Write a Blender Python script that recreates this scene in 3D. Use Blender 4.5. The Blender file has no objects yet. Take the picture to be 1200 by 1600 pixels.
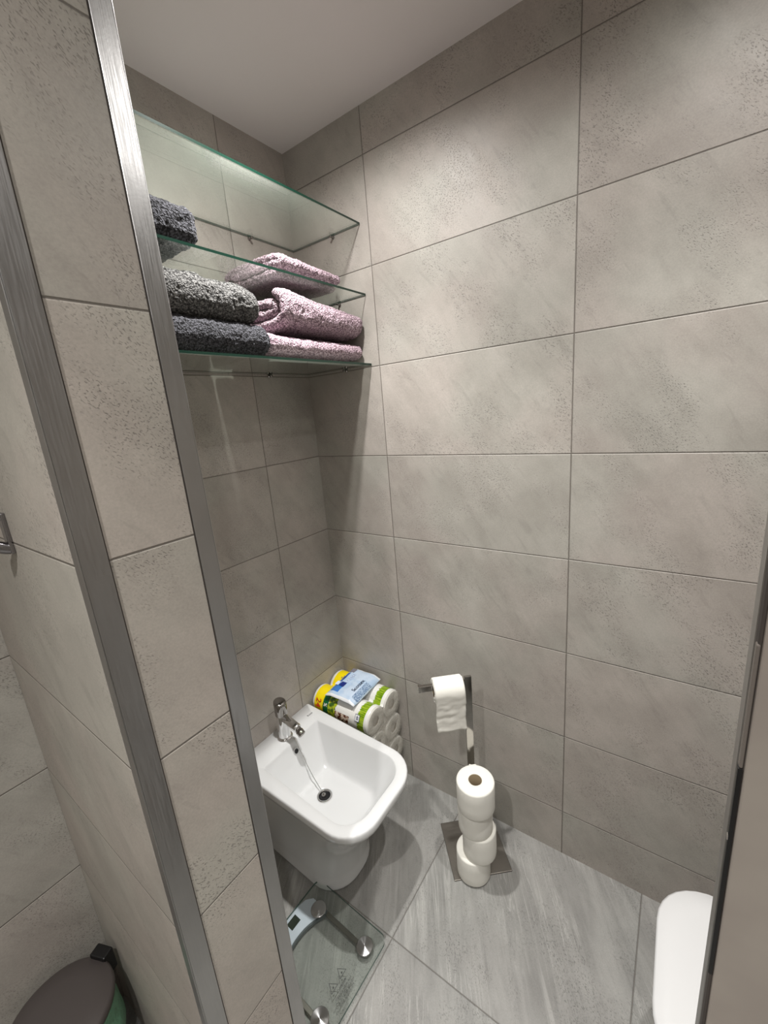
import bpy, bmesh, math, random
from mathutils import Vector, Matrix, noise
random.seed(4)
S = bpy.context.scene
COL = S.collection
PI = math.pi

# ------------------------------------------------------------------ camera
CAM = Vector((1.16721, -1.18252, 1.52876))
YAW, PIT, ROL = 0.6340, -0.2390, -0.0858
CAMP = (642.46, 1.1672, -1.1825, 1.5288, 0.6340, -0.2390, -0.0858)
fw = Vector((-math.sin(YAW)*math.cos(PIT), math.cos(YAW)*math.cos(PIT), math.sin(PIT)))
rt = Vector((math.cos(YAW), math.sin(YAW), 0)); up = rt.cross(fw)
r2 = rt*math.cos(ROL) + up*math.sin(ROL); u2 = -rt*math.sin(ROL) + up*math.cos(ROL)
cd = bpy.data.cameras.new('camera'); cam = bpy.data.objects.new('camera', cd); COL.objects.link(cam)
M3 = Matrix((r2, u2, -fw)).transposed()
cam.matrix_world = Matrix.Translation(CAM) @ M3.to_4x4()
cd.sensor_fit = 'HORIZONTAL'; cd.sensor_width = 36.0; cd.lens = 36.0*642.46/1200.0
cd.clip_start = 0.01
S.camera = cam

# ------------------------------------------------------------------ light and exposure
S.view_settings.view_transform = 'Standard'; S.view_settings.look = 'None'
S.view_settings.gamma = 1.0; S.view_settings.use_curve_mapping = False
S.view_settings.exposure = 0.40
w = bpy.data.worlds.new('world'); S.world = w; w.use_nodes = True
w.node_tree.nodes['Background'].inputs[0].default_value = (1, 1, 1, 1)
w.node_tree.nodes['Background'].inputs[1].default_value = 0.0
LAMPS = [  # x, y, watts of the beam core, watts of the wide spill
    (0.465, -0.44, 54, 27),
    (1.26, -0.41, 42, 11),
    (0.88, -1.64, 60, 36),
    (1.80, -1.66, 46, 26),  # lamp added out of view to raise the ambient light
]
LCOL = (1.0, 0.982, 0.955)

# ------------------------------------------------------------------ helpers
def setp(o, label=None, cat=None, group=None, kind=None):
    if label: o['label'] = label
    if cat: o['category'] = cat
    if group: o['group'] = group
    if kind: o['kind'] = kind
    return o

def link(name, me, mats=(), parent=None, smooth=False, loc=None):
    if isinstance(me, bmesh.types.BMesh):
        bm = me; me = bpy.data.meshes.new(name)
        bmesh.ops.recalc_face_normals(bm, faces=bm.faces[:])
        bm.to_mesh(me); bm.free()
    if not isinstance(mats, (list, tuple)): mats = [mats]
    for m in mats: me.materials.append(m)
    if smooth:
        for p in me.polygons: p.use_smooth = True
    o = bpy.data.objects.new(name, me); COL.objects.link(o)
    if parent is not None: o.parent = parent
    if loc is not None: o.location = loc
    return o

def empty(name, loc, rz=0.0):
    o = bpy.data.objects.new(name, None); COL.objects.link(o)
    o.location = loc; o.rotation_euler = (0, 0, rz); o.empty_display_size = .05
    return o

def box(bm, x0, x1, y0, y1, z0, z1, bev=0.0, seg=2, mi=0):
    r = bmesh.ops.create_cube(bm, size=1.0)
    vs = r['verts']
    for v in vs:
        v.co = Vector(((x0+x1)/2+v.co.x*(x1-x0), (y0+y1)/2+v.co.y*(y1-y0), (z0+z1)/2+v.co.z*(z1-z0)))
    fs = set(f for v in vs for f in v.link_faces)
    for f in fs: f.material_index = mi
    if bev > 0:
        es = list(set(e for v in vs for e in v.link_edges))
        bmesh.ops.bevel(bm, geom=es, offset=bev, segments=seg, profile=.5, affect='EDGES')
    return bm

def lathe(bm, prof, n=40, M=Matrix.Identity(4), mi=0, closed=False):
    rings = []
    for (r, z) in prof:
        if r < 1e-6: rings.append([bm.verts.new(M @ Vector((0, 0, z)))])
        else: rings.append([bm.verts.new(M @ Vector((r*math.cos(2*PI*i/n), r*math.sin(2*PI*i/n), z))) for i in range(n)])
    pairs = list(zip(rings, rings[1:]))
    if closed: pairs.append((rings[-1], rings[0]))
    for a, b in pairs:
        for i in range(n):
            j = (i+1) % n
            if len(a) == 1 and len(b) == 1: continue
            if len(a) == 1: f = bm.faces.new((a[0], b[j], b[i]))
            elif len(b) == 1: f = bm.faces.new((a[i], a[j], b[0]))
            else: f = bm.faces.new((a[i], a[j], b[j], b[i]))
            f.material_index = mi
    return bm

def tube(bm, pts, r, n=12, mi=0, cap=True):
    pts = [Vector(p) for p in pts]; rings = []
    prev = None
    for i, p in enumerate(pts):
        t = (pts[min(i+1, len(pts)-1)] - pts[max(i-1, 0)]).normalized()
        a = prev if prev else (Vector((0, 0, 1)) if abs(t.z) < .9 else Vector((1, 0, 0)))
        a = (a - t*a.dot(t)).normalized(); b = t.cross(a); prev = a
        rr = r[i] if isinstance(r, (list, tuple)) else r
        rings.append([bm.verts.new(p + a*rr*math.cos(2*PI*k/n) + b*rr*math.sin(2*PI*k/n)) for k in range(n)])
    for A, B in zip(rings, rings[1:]):
        for k in range(n):
            f = bm.faces.new((A[k], A[(k+1) % n], B[(k+1) % n], B[k])); f.material_index = mi
    if cap:
        bm.faces.new(rings[0][::-1]); bm.faces.new(rings[-1])
    return bm

def zto(d):   # matrix that sends +Z to direction d
    return Vector((0, 0, 1)).rotation_difference(Vector(d)).to_matrix().to_4x4()

def spline(pts, n=8):
    P = [Vector(p) for p in pts]; out = []
    for i in range(len(P)-1):
        p0 = P[max(i-1, 0)]; p1 = P[i]; p2 = P[i+1]; p3 = P[min(i+2, len(P)-1)]
        for k in range(n):
            t = k/n
            out.append(.5*((2*p1)+(p2-p0)*t+(2*p0-5*p1+4*p2-p3)*t*t+(-p0+3*p1-3*p2+p3)*t*t*t))
    out.append(P[-1]); return out

def text_mesh(s, size, extrude=0.0):
    c = bpy.data.curves.new('t', 'FONT'); c.body = s; c.size = size; c.extrude = extrude
    c.align_x = 'CENTER'; c.align_y = 'CENTER'
    o = bpy.data.objects.new('t', c); COL.objects.link(o)
    me = bpy.data.meshes.new_from_object(o.evaluated_get(bpy.context.evaluated_depsgraph_get()))
    bpy.data.objects.remove(o); bpy.data.curves.remove(c)
    return me

# ------------------------------------------------------------------ materials
class NT:
    def __init__(s, name):
        s.m = bpy.data.materials.new(name); s.m.use_nodes = True
        s.t = s.m.node_tree; s.b = s.t.nodes['Principled BSDF']; s.out = s.t.nodes['Material Output']
    def n(s, ty, **kw):
        x = s.t.nodes.new(ty)
        for k, v in kw.items(): setattr(x, k, v)
        return x
    def put(s, sock, v):
        if isinstance(v, bpy.types.NodeSocket): s.t.links.new(v, sock)
        elif v is not None: sock.default_value = v
    def math(s, op, a, b=None, c=None, clamp=False):
        x = s.n('ShaderNodeMath', operation=op, use_clamp=clamp)
        s.put(x.inputs[0], a)
        if b is not None: s.put(x.inputs[1], b)
        if c is not None: s.put(x.inputs[2], c)
        return x.outputs[0]
    def vmath(s, op, a, b=None, scale=None):
        x = s.n('ShaderNodeVectorMath', operation=op); s.put(x.inputs[0], a)
        if b is not None: s.put(x.inputs[1], b)
        if scale is not None: s.put(x.inputs[3], scale)
        return x.outputs[0]
    def mr(s, v, a, b, c=0., d=1., smooth=True):
        x = s.n('ShaderNodeMapRange', interpolation_type='SMOOTHSTEP' if smooth else 'LINEAR')
        s.put(x.inputs[0], v)
        for i, q in enumerate((a, b, c, d)): s.put(x.inputs[i+1], q)
        return x.outputs[0]
    def mix(s, f, a, b, blend='MIX'):
        x = s.n('ShaderNodeMix', data_type='RGBA', blend_type=blend)
        s.put(x.inputs[0], f); s.put(x.inputs[6], a); s.put(x.inputs[7], b)
        return x.outputs[2]
    def noise(s, vec, scale, detail=2., rough=.5, dist=0.):
        x = s.n('ShaderNodeTexNoise'); s.put(x.inputs['Vector'], vec)
        x.inputs['Scale'].default_value = scale; x.inputs['Detail'].default_value = detail
        x.inputs['Roughness'].default_value = rough; x.inputs['Distortion'].default_value = dist
        return x.outputs[0]
    def voro(s, vec, scale, feat='F1', rnd=1.):
        x = s.n('ShaderNodeTexVoronoi', feature=feat); s.put(x.inputs['Vector'], vec)
        x.inputs['Scale'].default_value = scale; x.inputs['Randomness'].default_value = rnd
        return x
    def bump(s, h, strength, dist, prev=None):
        x = s.n('ShaderNodeBump'); s.put(x.inputs['Height'], h)
        x.inputs['Strength'].default_value = strength; x.inputs['Distance'].default_value = dist
        if prev is not None: s.put(x.inputs['Normal'], prev)
        return x.outputs[0]
    def comb(s, a, b, c):
        x = s.n('ShaderNodeCombineXYZ')
        for i, q in enumerate((a, b, c)): s.put(x.inputs[i], q)
        return x.outputs[0]
    def P(s, **kw):
        for k, v in kw.items(): s.put(s.b.inputs[k.replace('_', ' ')], v)
        return s

def c4(r, g, b): return (r, g, b, 1.0)
def srgb(r, g, b):
    f = lambda v: (v/255/12.92) if v/255 <= .04045 else ((v/255+.055)/1.055)**2.4
    return (f(r), f(g), f(b), 1.0)

def plain(name, col, rough=.5, metal=0., **kw):
    m = NT(name); m.P(Base_Color=col, Roughness=rough, Metallic=metal)
    for k, v in kw.items(): m.put(m.b.inputs[k.replace('_', ' ')], v)
    return m.m

def tile_material(name, x0, y0, ca, cb, cg, tw=.6, th=.3, z0=.1777, floor=False, pit=1.0, streak=.30, rough=.45, ang=-.60, gw=.0011):
    m = NT(name)
    tc = m.n('ShaderNodeTexCoord').outputs['Object']
    sp = m.n('ShaderNodeSeparateXYZ'); m.put(sp.inputs[0], tc); X, Y, Z = sp.outputs
    if floor:
        U = m.math('SUBTRACT', X, x0); V = m.math('SUBTRACT', Y, y0)
    else:
        g = m.n('ShaderNodeNewGeometry').outputs['True Normal']
        gs = m.n('ShaderNodeSeparateXYZ'); m.put(gs.inputs[0], g)
        isx = m.math('GREATER_THAN', m.math('ABSOLUTE', gs.outputs[0]), .5)
        a = m.math('SUBTRACT', X, x0); b = m.math('SUBTRACT', Y, y0)
        U = m.math('ADD', m.math('MULTIPLY', b, isx), m.math('MULTIPLY', a, m.math('SUBTRACT', 1., isx)))
        V = m.math('SUBTRACT', Z, z0)
    u = m.math('DIVIDE', U, tw); v = m.math('DIVIDE', V, th)
    iu = m.math('FLOOR', u); iv = m.math('FLOOR', v)
    fu = m.math('SUBTRACT', u, iu); fv = m.math('SUBTRACT', v, iv)
    du = m.math('MULTIPLY', m.math('MINIMUM', fu, m.math('SUBTRACT', 1., fu)), tw)
    dv = m.math('MULTIPLY', m.math('MINIMUM', fv, m.math('SUBTRACT', 1., fv)), th)
    dd = m.math('MINIMUM', du, dv)
    grout = m.mr(dd, gw*.55, gw*1.15, 1., 0.)
    cid = m.comb(iu, iv, 3.7 if floor else isx)
    wn = m.n('ShaderNodeTexWhiteNoise', noise_dimensions='3D'); m.put(wn.inputs['Vector'], cid)
    off = m.vmath('SCALE', wn.outputs['Color'], scale=13.0)
    uv = m.comb(U, V, 0.)
    q = m.vmath('ADD', uv, off)
    mp = m.n('ShaderNodeMapping'); m.put(mp.inputs['Vector'], q); mp.inputs['Rotation'].default_value = (0, 0, ang)
    qs = m.vmath('MULTIPLY', mp.outputs[0], (1., .2, 1.))
    cloud = m.noise(q, 6., 5., .6)
    st = m.noise(qs, 16., 5., .6, .6)
    fine = m.noise(qs, 60., 3., .6)
    # pits: short dark dashes gathered in patches
    patch = m.mr(m.math('ADD', m.math('MULTIPLY', m.noise(q, 5., 4., .65), .6), m.math('MULTIPLY', m.noise(qs, 14., 3., .6), .4)), .45, .58)
    mp2 = m.n('ShaderNodeMapping'); m.put(mp2.inputs['Vector'], q); mp2.inputs['Rotation'].default_value = (0, 0, ang-.2)
    qp = m.vmath('ADD', m.vmath('MULTIPLY', mp2.outputs[0], (1., .42, 1.)), m.vmath('SCALE', m.n('ShaderNodeTexNoise').outputs[1], scale=0.0))
    pn = m.noise(qp, 500., 1.2, .5)
    pits = m.math('MULTIPLY', m.mr(pn, .575, .67), patch)
    pits = m.math('MULTIPLY', pits, pit)
    f = m.math('ADD', m.math('MULTIPLY', m.mr(cloud, .3, .7), 1.-streak), m.math('MULTIPLY', m.mr(st, .28, .74), streak))
    col = m.mix(f, ca, cb)
    col = m.mix(m.mr(fine, .35, .75, 0., .10), col, c4(*[c*.75 for c in ca[:3]]))
    grain = m.mr(m.noise(q, 300., 2., .6), .3, .7, .93, 1.06, False)
    col = m.mix(1.0, col, m.comb(grain, grain, grain), 'MULTIPLY')
    spk = m.mr(m.noise(qs, 42., 4., .7, .4), .56, .70)
    col = m.mix(m.math('MULTIPLY', spk, .22), col, c4(*[c*.62 for c in ca[:3]]))
    hue = m.mr(m.noise(q, 3.1, 3.), .35, .65)
    col = m.mix(1.0, col, m.mix(hue, (1.008, .998, .996, 1), (.994, 1.002, .998, 1)) if floor else m.mix(hue, (1.02, .99, .988, 1), (.985, 1.005, .992, 1)), 'MULTIPLY')
    tint = m.mr(wn.outputs['Value'], 0., 1., .94, 1.05, False)
    col = m.mix(1.0, col, m.comb(tint, tint, tint), 'MULTIPLY')
    if floor:   # pale mineral veins
        vein = m.mr(m.noise(m.vmath('MULTIPLY', mp.outputs[0], (1., .06, 1.)), 22., 4., .6, .8), .56, .74)
        vp = m.mr(m.noise(q, 2.6, 2.), .42, .62)
        qv = m.vmath('MULTIPLY', mp.outputs[0], (1., .05, 1.))
        thin = m.math('SUBTRACT', 1., m.mr(m.math('ABSOLUTE', m.math('SUBTRACT', m.noise(qv, 34., 4., .6, 1.2), .5)), .0, .030))
        thin = m.math('MULTIPLY', thin, m.mr(m.noise(q, 4., 3.), .45, .60))
        dark = m.mr(m.noise(m.vmath('ADD', qv, (5.3, 1.1, 0.)), 70., 4., .65, .8), .56, .70)
        col = m.mix(m.math('MULTIPLY', dark, .26), col, c4(*[c*.55 for c in ca[:3]]))
        col = m.mix(m.math('MULTIPLY', thin, .28), col, c4(*[min(1, c*1.7) for c in cb[:3]]))
        col = m.mix(m.math('MULTIPLY', m.math('MULTIPLY', vein, vp), .35), col, c4(*[min(1, c*1.6) for c in cb[:3]]))
    col = m.mix(m.math('MULTIPLY', pits, .62), col, c4(*[c*.42 for c in ca[:3]]))
    col = m.mix(m.math('MULTIPLY', grout, .9), col, cg)
    m.put(m.b.inputs['Base Color'], col)
    m.P(Roughness=m.mr(st, .3, .7, rough, rough+.12))
    h = m.math('SUBTRACT', m.math('MULTIPLY', fine, .25), pits)
    nb = m.bump(h, .5, .0007)
    nb = m.bump(m.mr(dd, gw*.5, gw*2.2), .9, .0015, nb)
    m.put(m.b.inputs['Normal'], nb)
    return m.m

WA, WB, WG = srgb(160, 155, 148), srgb(183, 178, 171), srgb(100, 94, 87)
m_wall = tile_material('wall_tile', .332, -.2604, WA, WB, WG)
m_part = tile_material('partition_tile', 0.0, -.93+.3, srgb(164, 158, 150), srgb(182, 176, 167), WG, z0=.1777)
m_floor = tile_material('floor_tile', .5684, -.5113, srgb(122, 121, 118), srgb(152, 151, 147), srgb(96, 92, 87), th=.6, floor=True, streak=.65, pit=1.0, rough=.42, ang=-.55, gw=.0013)

def brushed(name, col, rough, axis=2):
    m = NT(name); tc = m.n('ShaderNodeTexCoord').outputs['Object']
    sc = [90., 90., 90.]; sc[axis] = 3.
    n1 = m.noise(m.vmath('MULTIPLY', tc, tuple(sc)), 8., 3.)
    n2 = m.noise(tc, 6., 3.)
    n3 = m.noise(tc, 260., 2.)
    m.P(Base_Color=m.mix(m.mr(n2, .3, .7), col, c4(*[c*.86 for c in col[:3]])), Metallic=1.,
        Roughness=m.mr(n1, .3, .7, rough-.05, rough+.07), Normal=m.bump(m.math('ADD', n1, n3), .12, .0004))
    return m.m
m_steel = brushed('brushed_steel', srgb(180, 179, 178), .34)
m_polish = plain('polished_trim_return', srgb(176, 175, 172), .16, 1.)
m_steel2 = brushed('satin_plate', srgb(134, 129, 122), .42, 0)
m_chrome = plain('chrome', c4(.80, .80, .80), .05, 1.)
m_chrome_dark = plain('dark_chrome', c4(.36, .345, .33), .07, 1.)
m_hook = plain('satin_hook', c4(.30, .29, .30), .22, 1.)
m_ceram = plain('ceramic', srgb(216, 217, 217), .07, 0., Coat_Weight=.3)
m_paper_n = NT('tissue_paper')
_n = m_paper_n.noise(m_paper_n.n('ShaderNodeTexCoord').outputs['Object'], 300., 2.)
m_paper_n.P(Base_Color=srgb(224, 222, 214), Roughness=.95, Normal=m_paper_n.bump(_n, .25, .0008), Subsurface_Weight=.0)
m_paper = m_paper_n.m
m_card = plain('cardboard', srgb(112, 98, 76), .9)
m_black = plain('black_plastic', srgb(14, 14, 15), .4)
m_rubber = plain('dark_gap', srgb(22, 21, 20), .8)
m_grout = plain('grout_seam', srgb(66, 60, 56), .9)
m_white = plain('white_paint', srgb(190, 186, 184), .9)

nc = NT('ceiling_paint'); _q = nc.n('ShaderNodeTexCoord').outputs['Object']
nc.P(Base_Color=srgb(222, 217, 215), Roughness=.92, Normal=nc.bump(nc.noise(_q, 240., 2.), .12, .001)); m_ceil = nc.m

def glass_sheet(name, tint, haze, refl=1.0, back=.15):
    m = NT(name); m.t.nodes.remove(m.b)
    tr = m.n('ShaderNodeBsdfTransparent'); tr.inputs[0].default_value = tint
    gl = m.n('ShaderNodeBsdfGlossy'); gl.inputs[0].default_value = (1, 1, 1, 1); gl.inputs[1].default_value = .015
    df = m.n('ShaderNodeBsdfTranslucent'); df.inputs[0].default_value = srgb(190, 200, 188)
    d2 = m.n('ShaderNodeBsdfDiffuse'); d2.inputs[0].default_value = srgb(170, 182, 168)
    g_ = m.n('ShaderNodeNewGeometry'); dp_ = m.n('ShaderNodeVectorMath', operation='DOT_PRODUCT'); m.put(dp_.inputs[0], g_.outputs['Incoming']); m.put(dp_.inputs[1], g_.outputs['True Normal'])
    co_ = m.math('SUBTRACT', 1., m.math('ABSOLUTE', dp_.outputs['Value']), clamp=True)
    fr = m.math('ADD', .04, m.math('MULTIPLY', m.math('POWER', co_, 5.), .96))
    a = m.n('ShaderNodeMixShader'); a.inputs[0].default_value = back
    m.t.links.new(df.outputs[0], a.inputs[1]); m.t.links.new(d2.outputs[0], a.inputs[2])
    b = m.n('ShaderNodeMixShader'); b.inputs[0].default_value = haze
    m.t.links.new(tr.outputs[0], b.inputs[1]); m.t.links.new(a.outputs[0], b.inputs[2])
    c = m.n('ShaderNodeMixShader'); m.put(c.inputs[0], m.math('MULTIPLY', fr, refl, clamp=True))
    m.t.links.new(b.outputs[0], c.inputs[1]); m.t.links.new(gl.outputs[0], c.inputs[2])
    m.t.links.new(c.outputs[0], m.out.inputs[0])
    return m.m
m_glass = glass_sheet('shelf_glass', (.97, .985, .973, 1), .015, 1.0)
m_glass_low = glass_sheet('cloudy_shelf_glass', (.95, .965, .95, 1), .34, 1.2, .55)  # strong diffuse and translucent haze clouds this pane
m_glass_top = glass_sheet('hazy_shelf_glass', (.955, .972, .955, 1), .08, 1.7)
m_glass_scale = glass_sheet('scale_glass', (.955, .975, .965, 1), .02, .8)
m_gedge = plain('green_glass_edge', srgb(14, 44, 34), .25)

def terry(name, ca, cb):
    m = NT(name); tc = m.n('ShaderNodeTexCoord').outputs['Object']
    v = m.voro(m.vmath('ADD', tc, m.vmath('SCALE', m.comb(m.noise(tc, 90.), m.noise(tc, 97.), m.noise(tc, 83.)), scale=.012)), 230.)
    d = v.outputs['Distance']  # gaps between pile loops take the darker tone, shade painted into the colour
    m.P(Base_Color=m.mix(m.mr(d, .2, .75), cb, ca), Roughness=1.0, Sheen_Weight=.35, Sheen_Roughness=.5,
        Normal=m.bump(m.math('SUBTRACT', 1., d), 1., .004))
    m.b.inputs['Sheen Tint'].default_value = cb
    return m.m
m_pink = terry('mauve_terry', srgb(116, 94, 104), srgb(216, 192, 203))
m_grey = terry('grey_terry', srgb(44, 43, 43), srgb(122, 121, 119))
m_dark = terry('charcoal_terry', srgb(24, 24, 27), srgb(82, 82, 88))

# ------------------------------------------------------------------ room shell
def structure(name, bm, mats):
    o = link(name, bm, mats); o['kind'] = 'structure'; return o
H = 2.40; XR = 1.80; YB = -2.45; XB = 2.45; YP0, YP1 = -1.0235, -.8535
b = bmesh.new(); box(b, -.12, XB+.1, YB-.1, .12, -.1, 0.); structure('floor', b, m_floor)
b = bmesh.new(); box(b, -.12, XB+.1, YB-.1, .12, H, H+.1); structure('ceiling', b, m_ceil)
b = bmesh.new(); box(b, -.12, XR+.12, 0., .12, 0., H); structure('wall_back', b, m_wall)
b = bmesh.new(); box(b, -.12, 0., YB, 0., 0., H); structure('wall_left', b, m_wall)
b = bmesh.new(); box(b, XR, XR+.12, -.789, 0., 0., H); structure('wall_right', b, m_wall)
b = bmesh.new(); box(b, -.12, XB+.1, YB-.1, YB, 0., H); structure('wall_front', b, m_wall)
b = bmesh.new(); box(b, XB, XB+.1, YB, -.789, 0., H); structure('wall_far_right', b, m_wall)
b = bmesh.new(); box(b, XR+.12, XB, -.789, -.67, 0., H); structure('wall_return', b, m_wall)
b = bmesh.new(); box(b, 0., .6, YP0, YP1, 0., H); structure('wall_partition', b, m_part)

# steel edge trims of the partition end (thin L profiles) with their dark seams
def ltrim(name, yo, yi, side):   # yo outer corner, yi inner edge on the x=.6 face; side = -1 or +1 outward along y
    b = bmesh.new()
    x1 = .6022
    a, c = sorted((yo, yi)); box(b, .5985, x1, a, c, .0, H-.001, .0005, 1)
    t0, t1 = sorted((yo, yo+side*.0016)); xs = .566 if side > 0 else .5845
    box(b, xs, x1, t0, t1, .0, H-.001, .0005, 1)
    for f in b.faces:
        f.normal_update()
        if f.calc_center_median().x < .5995 and abs(f.normal.y) > .5: f.material_index = 1
    o = structure(name, b, [m_steel, m_polish if side > 0 else m_steel])
    b = bmesh.new(); s0, s1 = sorted((yi, yi-side*.0016)); box(b, .5995, .6004, s0, s1, 0, H-.001)
    box(b, xs-.002, xs, min(yo, yo+side*.0004), max(yo, yo+side*.0004), 0, H-.001)
    link('seam', b, m_grout, o)
    return o
ltrim('trim_1', YP1, -.8795, 1)
ltrim('trim_2', YP0, -.9945, -1)

# sliding door leaf at the right, seen edge-on with its black lock
nd = NT('door_laminate'); _q = nd.n('ShaderNodeTexCoord').outputs['Object']
nd.P(Base_Color=nd.mix(nd.mr(nd.noise(_q, 4., 4., .6), .35, .65), srgb(146, 137, 130), srgb(160, 152, 143)), Roughness=.5,
     Normal=nd.bump(nd.noise(_q, 380., 2.), .08, .0006))
DX, DY0, DY1 = 1.2222, -.822, -.7895
door = empty('door_1', (DX, (DY0+DY1)/2, .006)); door['kind'] = 'structure'
def dl(*a): return (a[0]-DX, a[1]-DX, a[2]-(DY0+DY1)/2, a[3]-(DY0+DY1)/2, a[4]-.006, a[5]-.006)
b = bmesh.new(); box(b, *dl(DX+.003, 1.98, DY0, DY1, .006, 2.2), .0015, 2); link('leaf', b, nd.m, door)
b = bmesh.new(); box(b, *dl(DX, DX+.003, DY0+.013, DY1, .006, 2.2), .0008, 1); link('edge_strip', b, m_steel, door)
b = bmesh.new(); box(b, *dl(DX+.0005, DX+.003, DY0+.001, DY0+.013, .006, 2.2), .0008, 1); link('edge_seal', b, m_grout, door)
b = bmesh.new(); box(b, *dl(DX-.0009, DX+.0022, DY0-.0012, DY0+.004, 1.012, 1.238), .0006, 2)
lk = link('lock', b, m_black, door)
b = bmesh.new(); box(b, *dl(DX-.0013, DX+.001, DY0-.001, DY0+.003, 1.166, 1.171), .0004, 1); link('latch_pin', b, m_chrome, lk)
b = bmesh.new(); box(b, *dl(DX-.0004, DX+.0020, DY0-.0006, DY0+.006, 1.238, 1.345), .001, 2); link('finger_pull', b, plain('pull_grey', srgb(112, 105, 99), .4), door)

# ------------------------------------------------------------------ ceiling downlights
m_led = NT('led_disc'); m_led.P(Base_Color=c4(1, 1, 1)); m_led.b.inputs['Emission Color'].default_value = (1, .95, .88, 1); m_led.b.inputs['Emission Strength'].default_value = 6.
where = ['above the bidet', 'above the toilet', 'in front of the partition', 'added out of view for ambient fill']
for i, (x, y, core, spill) in enumerate(LAMPS):
    d = empty('downlight', (x, y, H))
    setp(d, 'round white recessed ceiling downlight '+where[i], 'ceiling light', 'ceiling downlights')
    b = bmesh.new(); lathe(b, [(.030, -.001), (.032, -.004), (.040, -.004), (.0415, -.0005), (.0415, 0)], 40); link('ring', b, m_white, d, True)
    b = bmesh.new(); lathe(b, [(0, -.0015), (.031, -.0015)], 40); link('lens', b, m_led.m, d, True)
    for nm, e, half in (('beam', core, 43), ('spill', spill, 82)):
        L = bpy.data.lights.new(nm, 'SPOT'); L.energy = e; L.color = LCOL; L.spot_size = math.radians(2*half); L.spot_blend = 1.0
        L.shadow_soft_size = .022
        o = bpy.data.objects.new(nm, L); COL.objects.link(o); o.location = (x, y, H-.03)

# ------------------------------------------------------------------ glass shelves
def shelf(z, label, mat):
    s = empty('glass_shelf', (.15, -.4275, z)); setp(s, label, 'shelf')
    y0, y1 = -.8515+.4275, -.0015+.4275
    me = bmesh.new(); box(me, -.1485, .15, y0, y1, -.003, .003)
    for f in me.faces:
        f.material_index = 0 if abs(f.normal.z) > .5 else 1
    link('pane', me, [mat, m_gedge], s)
    for (px, py, dx, dy) in ((0, -.193, 1, 0), (0, -.66, 1, 0), (.187, 0, 0, -1), (.187, YP1, 0, 1)):
        b = bmesh.new(); d = Vector((dx, dy, 0))
        M = Matrix.Translation(Vector((px-.15, py+.4275, -.0075))) @ zto(d)
        lathe(b, [(0, .0002), (.0055, .0002), (.0055, .003), (.0036, .0036), (.0036, .013), (.0042, .0135), (.0042, .016), (0, .0165)], 18, M)
        link('support_pin', b, m_chrome_dark, s, True)
    return s
shelf(2.105, 'empty clear glass shelf, highest of the three in the niche', m_glass_top)
shelf(1.901, 'middle clear glass shelf with one charcoal and one mauve towel', m_glass)
shelf(1.686, 'lowest glass shelf carrying four stacked towels', m_glass_low)

# ------------------------------------------------------------------ towels
def disp(o, size, strength, ty='CLOUDS', coords='LOCAL'):
    t = bpy.data.textures.new('pile', ty)
    if ty == 'CLOUDS': t.noise_scale = size; t.noise_depth = 1
    else: t.noise_scale = size
    md = o.modifiers.new('pile', 'DISPLACE'); md.texture = t; md.strength = strength; md.mid_level = .5; md.texture_coords = coords

def towel_block(name, loc, hx, hy, hz, r, mat, warp=None, step=.0028, amp=.0045, fold=0):
    """rounded folded towel: surface of a rounded box with fine pile"""
    bm = bmesh.new(); H3 = (hx, hy, hz)
    cache = {}
    def vert(p):
        k = (round(p[0], 6), round(p[1], 6), round(p[2], 6))
        if k not in cache:
            q = Vector([max(-H3[i]+r[i], min(H3[i]-r[i], p[i])) for i in range(3)])
            d = Vector([(p[i]-q[i])/r[i] for i in range(3)])
            L = d.length
            if L > 1e-9: d = d/L
            c = Vector([q[i]+d[i]*r[i] for i in range(3)])
            if fold and c.x > hx-.06:   # crease lines of the layers along the front fold
                ph = (c.z/hz)
                s = math.exp(-(ph*9)**2)*.007*fold
                c.x -= s*min(1, (c.x-(hx-.06))/.05)
            if warp: c = warp(c)
            cache[k] = bm.verts.new(c)
        return cache[k]
    for ax in range(3):
        a, c = [i for i in range(3) if i != ax]
        na = max(2, int(2*H3[a]/step)); ncn = max(2, int(2*H3[c]/step))
        for sg in (-1, 1):
            for i in range(na):
                for j in range(ncn):
                    vs = []
                    for (di, dj) in ((0, 0), (1, 0), (1, 1), (0, 1)):
                        p = [0, 0, 0]; p[ax] = sg*H3[ax]; p[a] = -H3[a]+2*H3[a]*(i+di)/na; p[c] = -H3[c]+2*H3[c]*(j+dj)/ncn
                        vs.append(vert(p))
                    try: bm.faces.new(vs)
                    except ValueError: pass
    o = link(name, bm, mat, None, True, loc)
    disp(o, .03, .006); disp(o, .006, amp*1.25)
    return o

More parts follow.
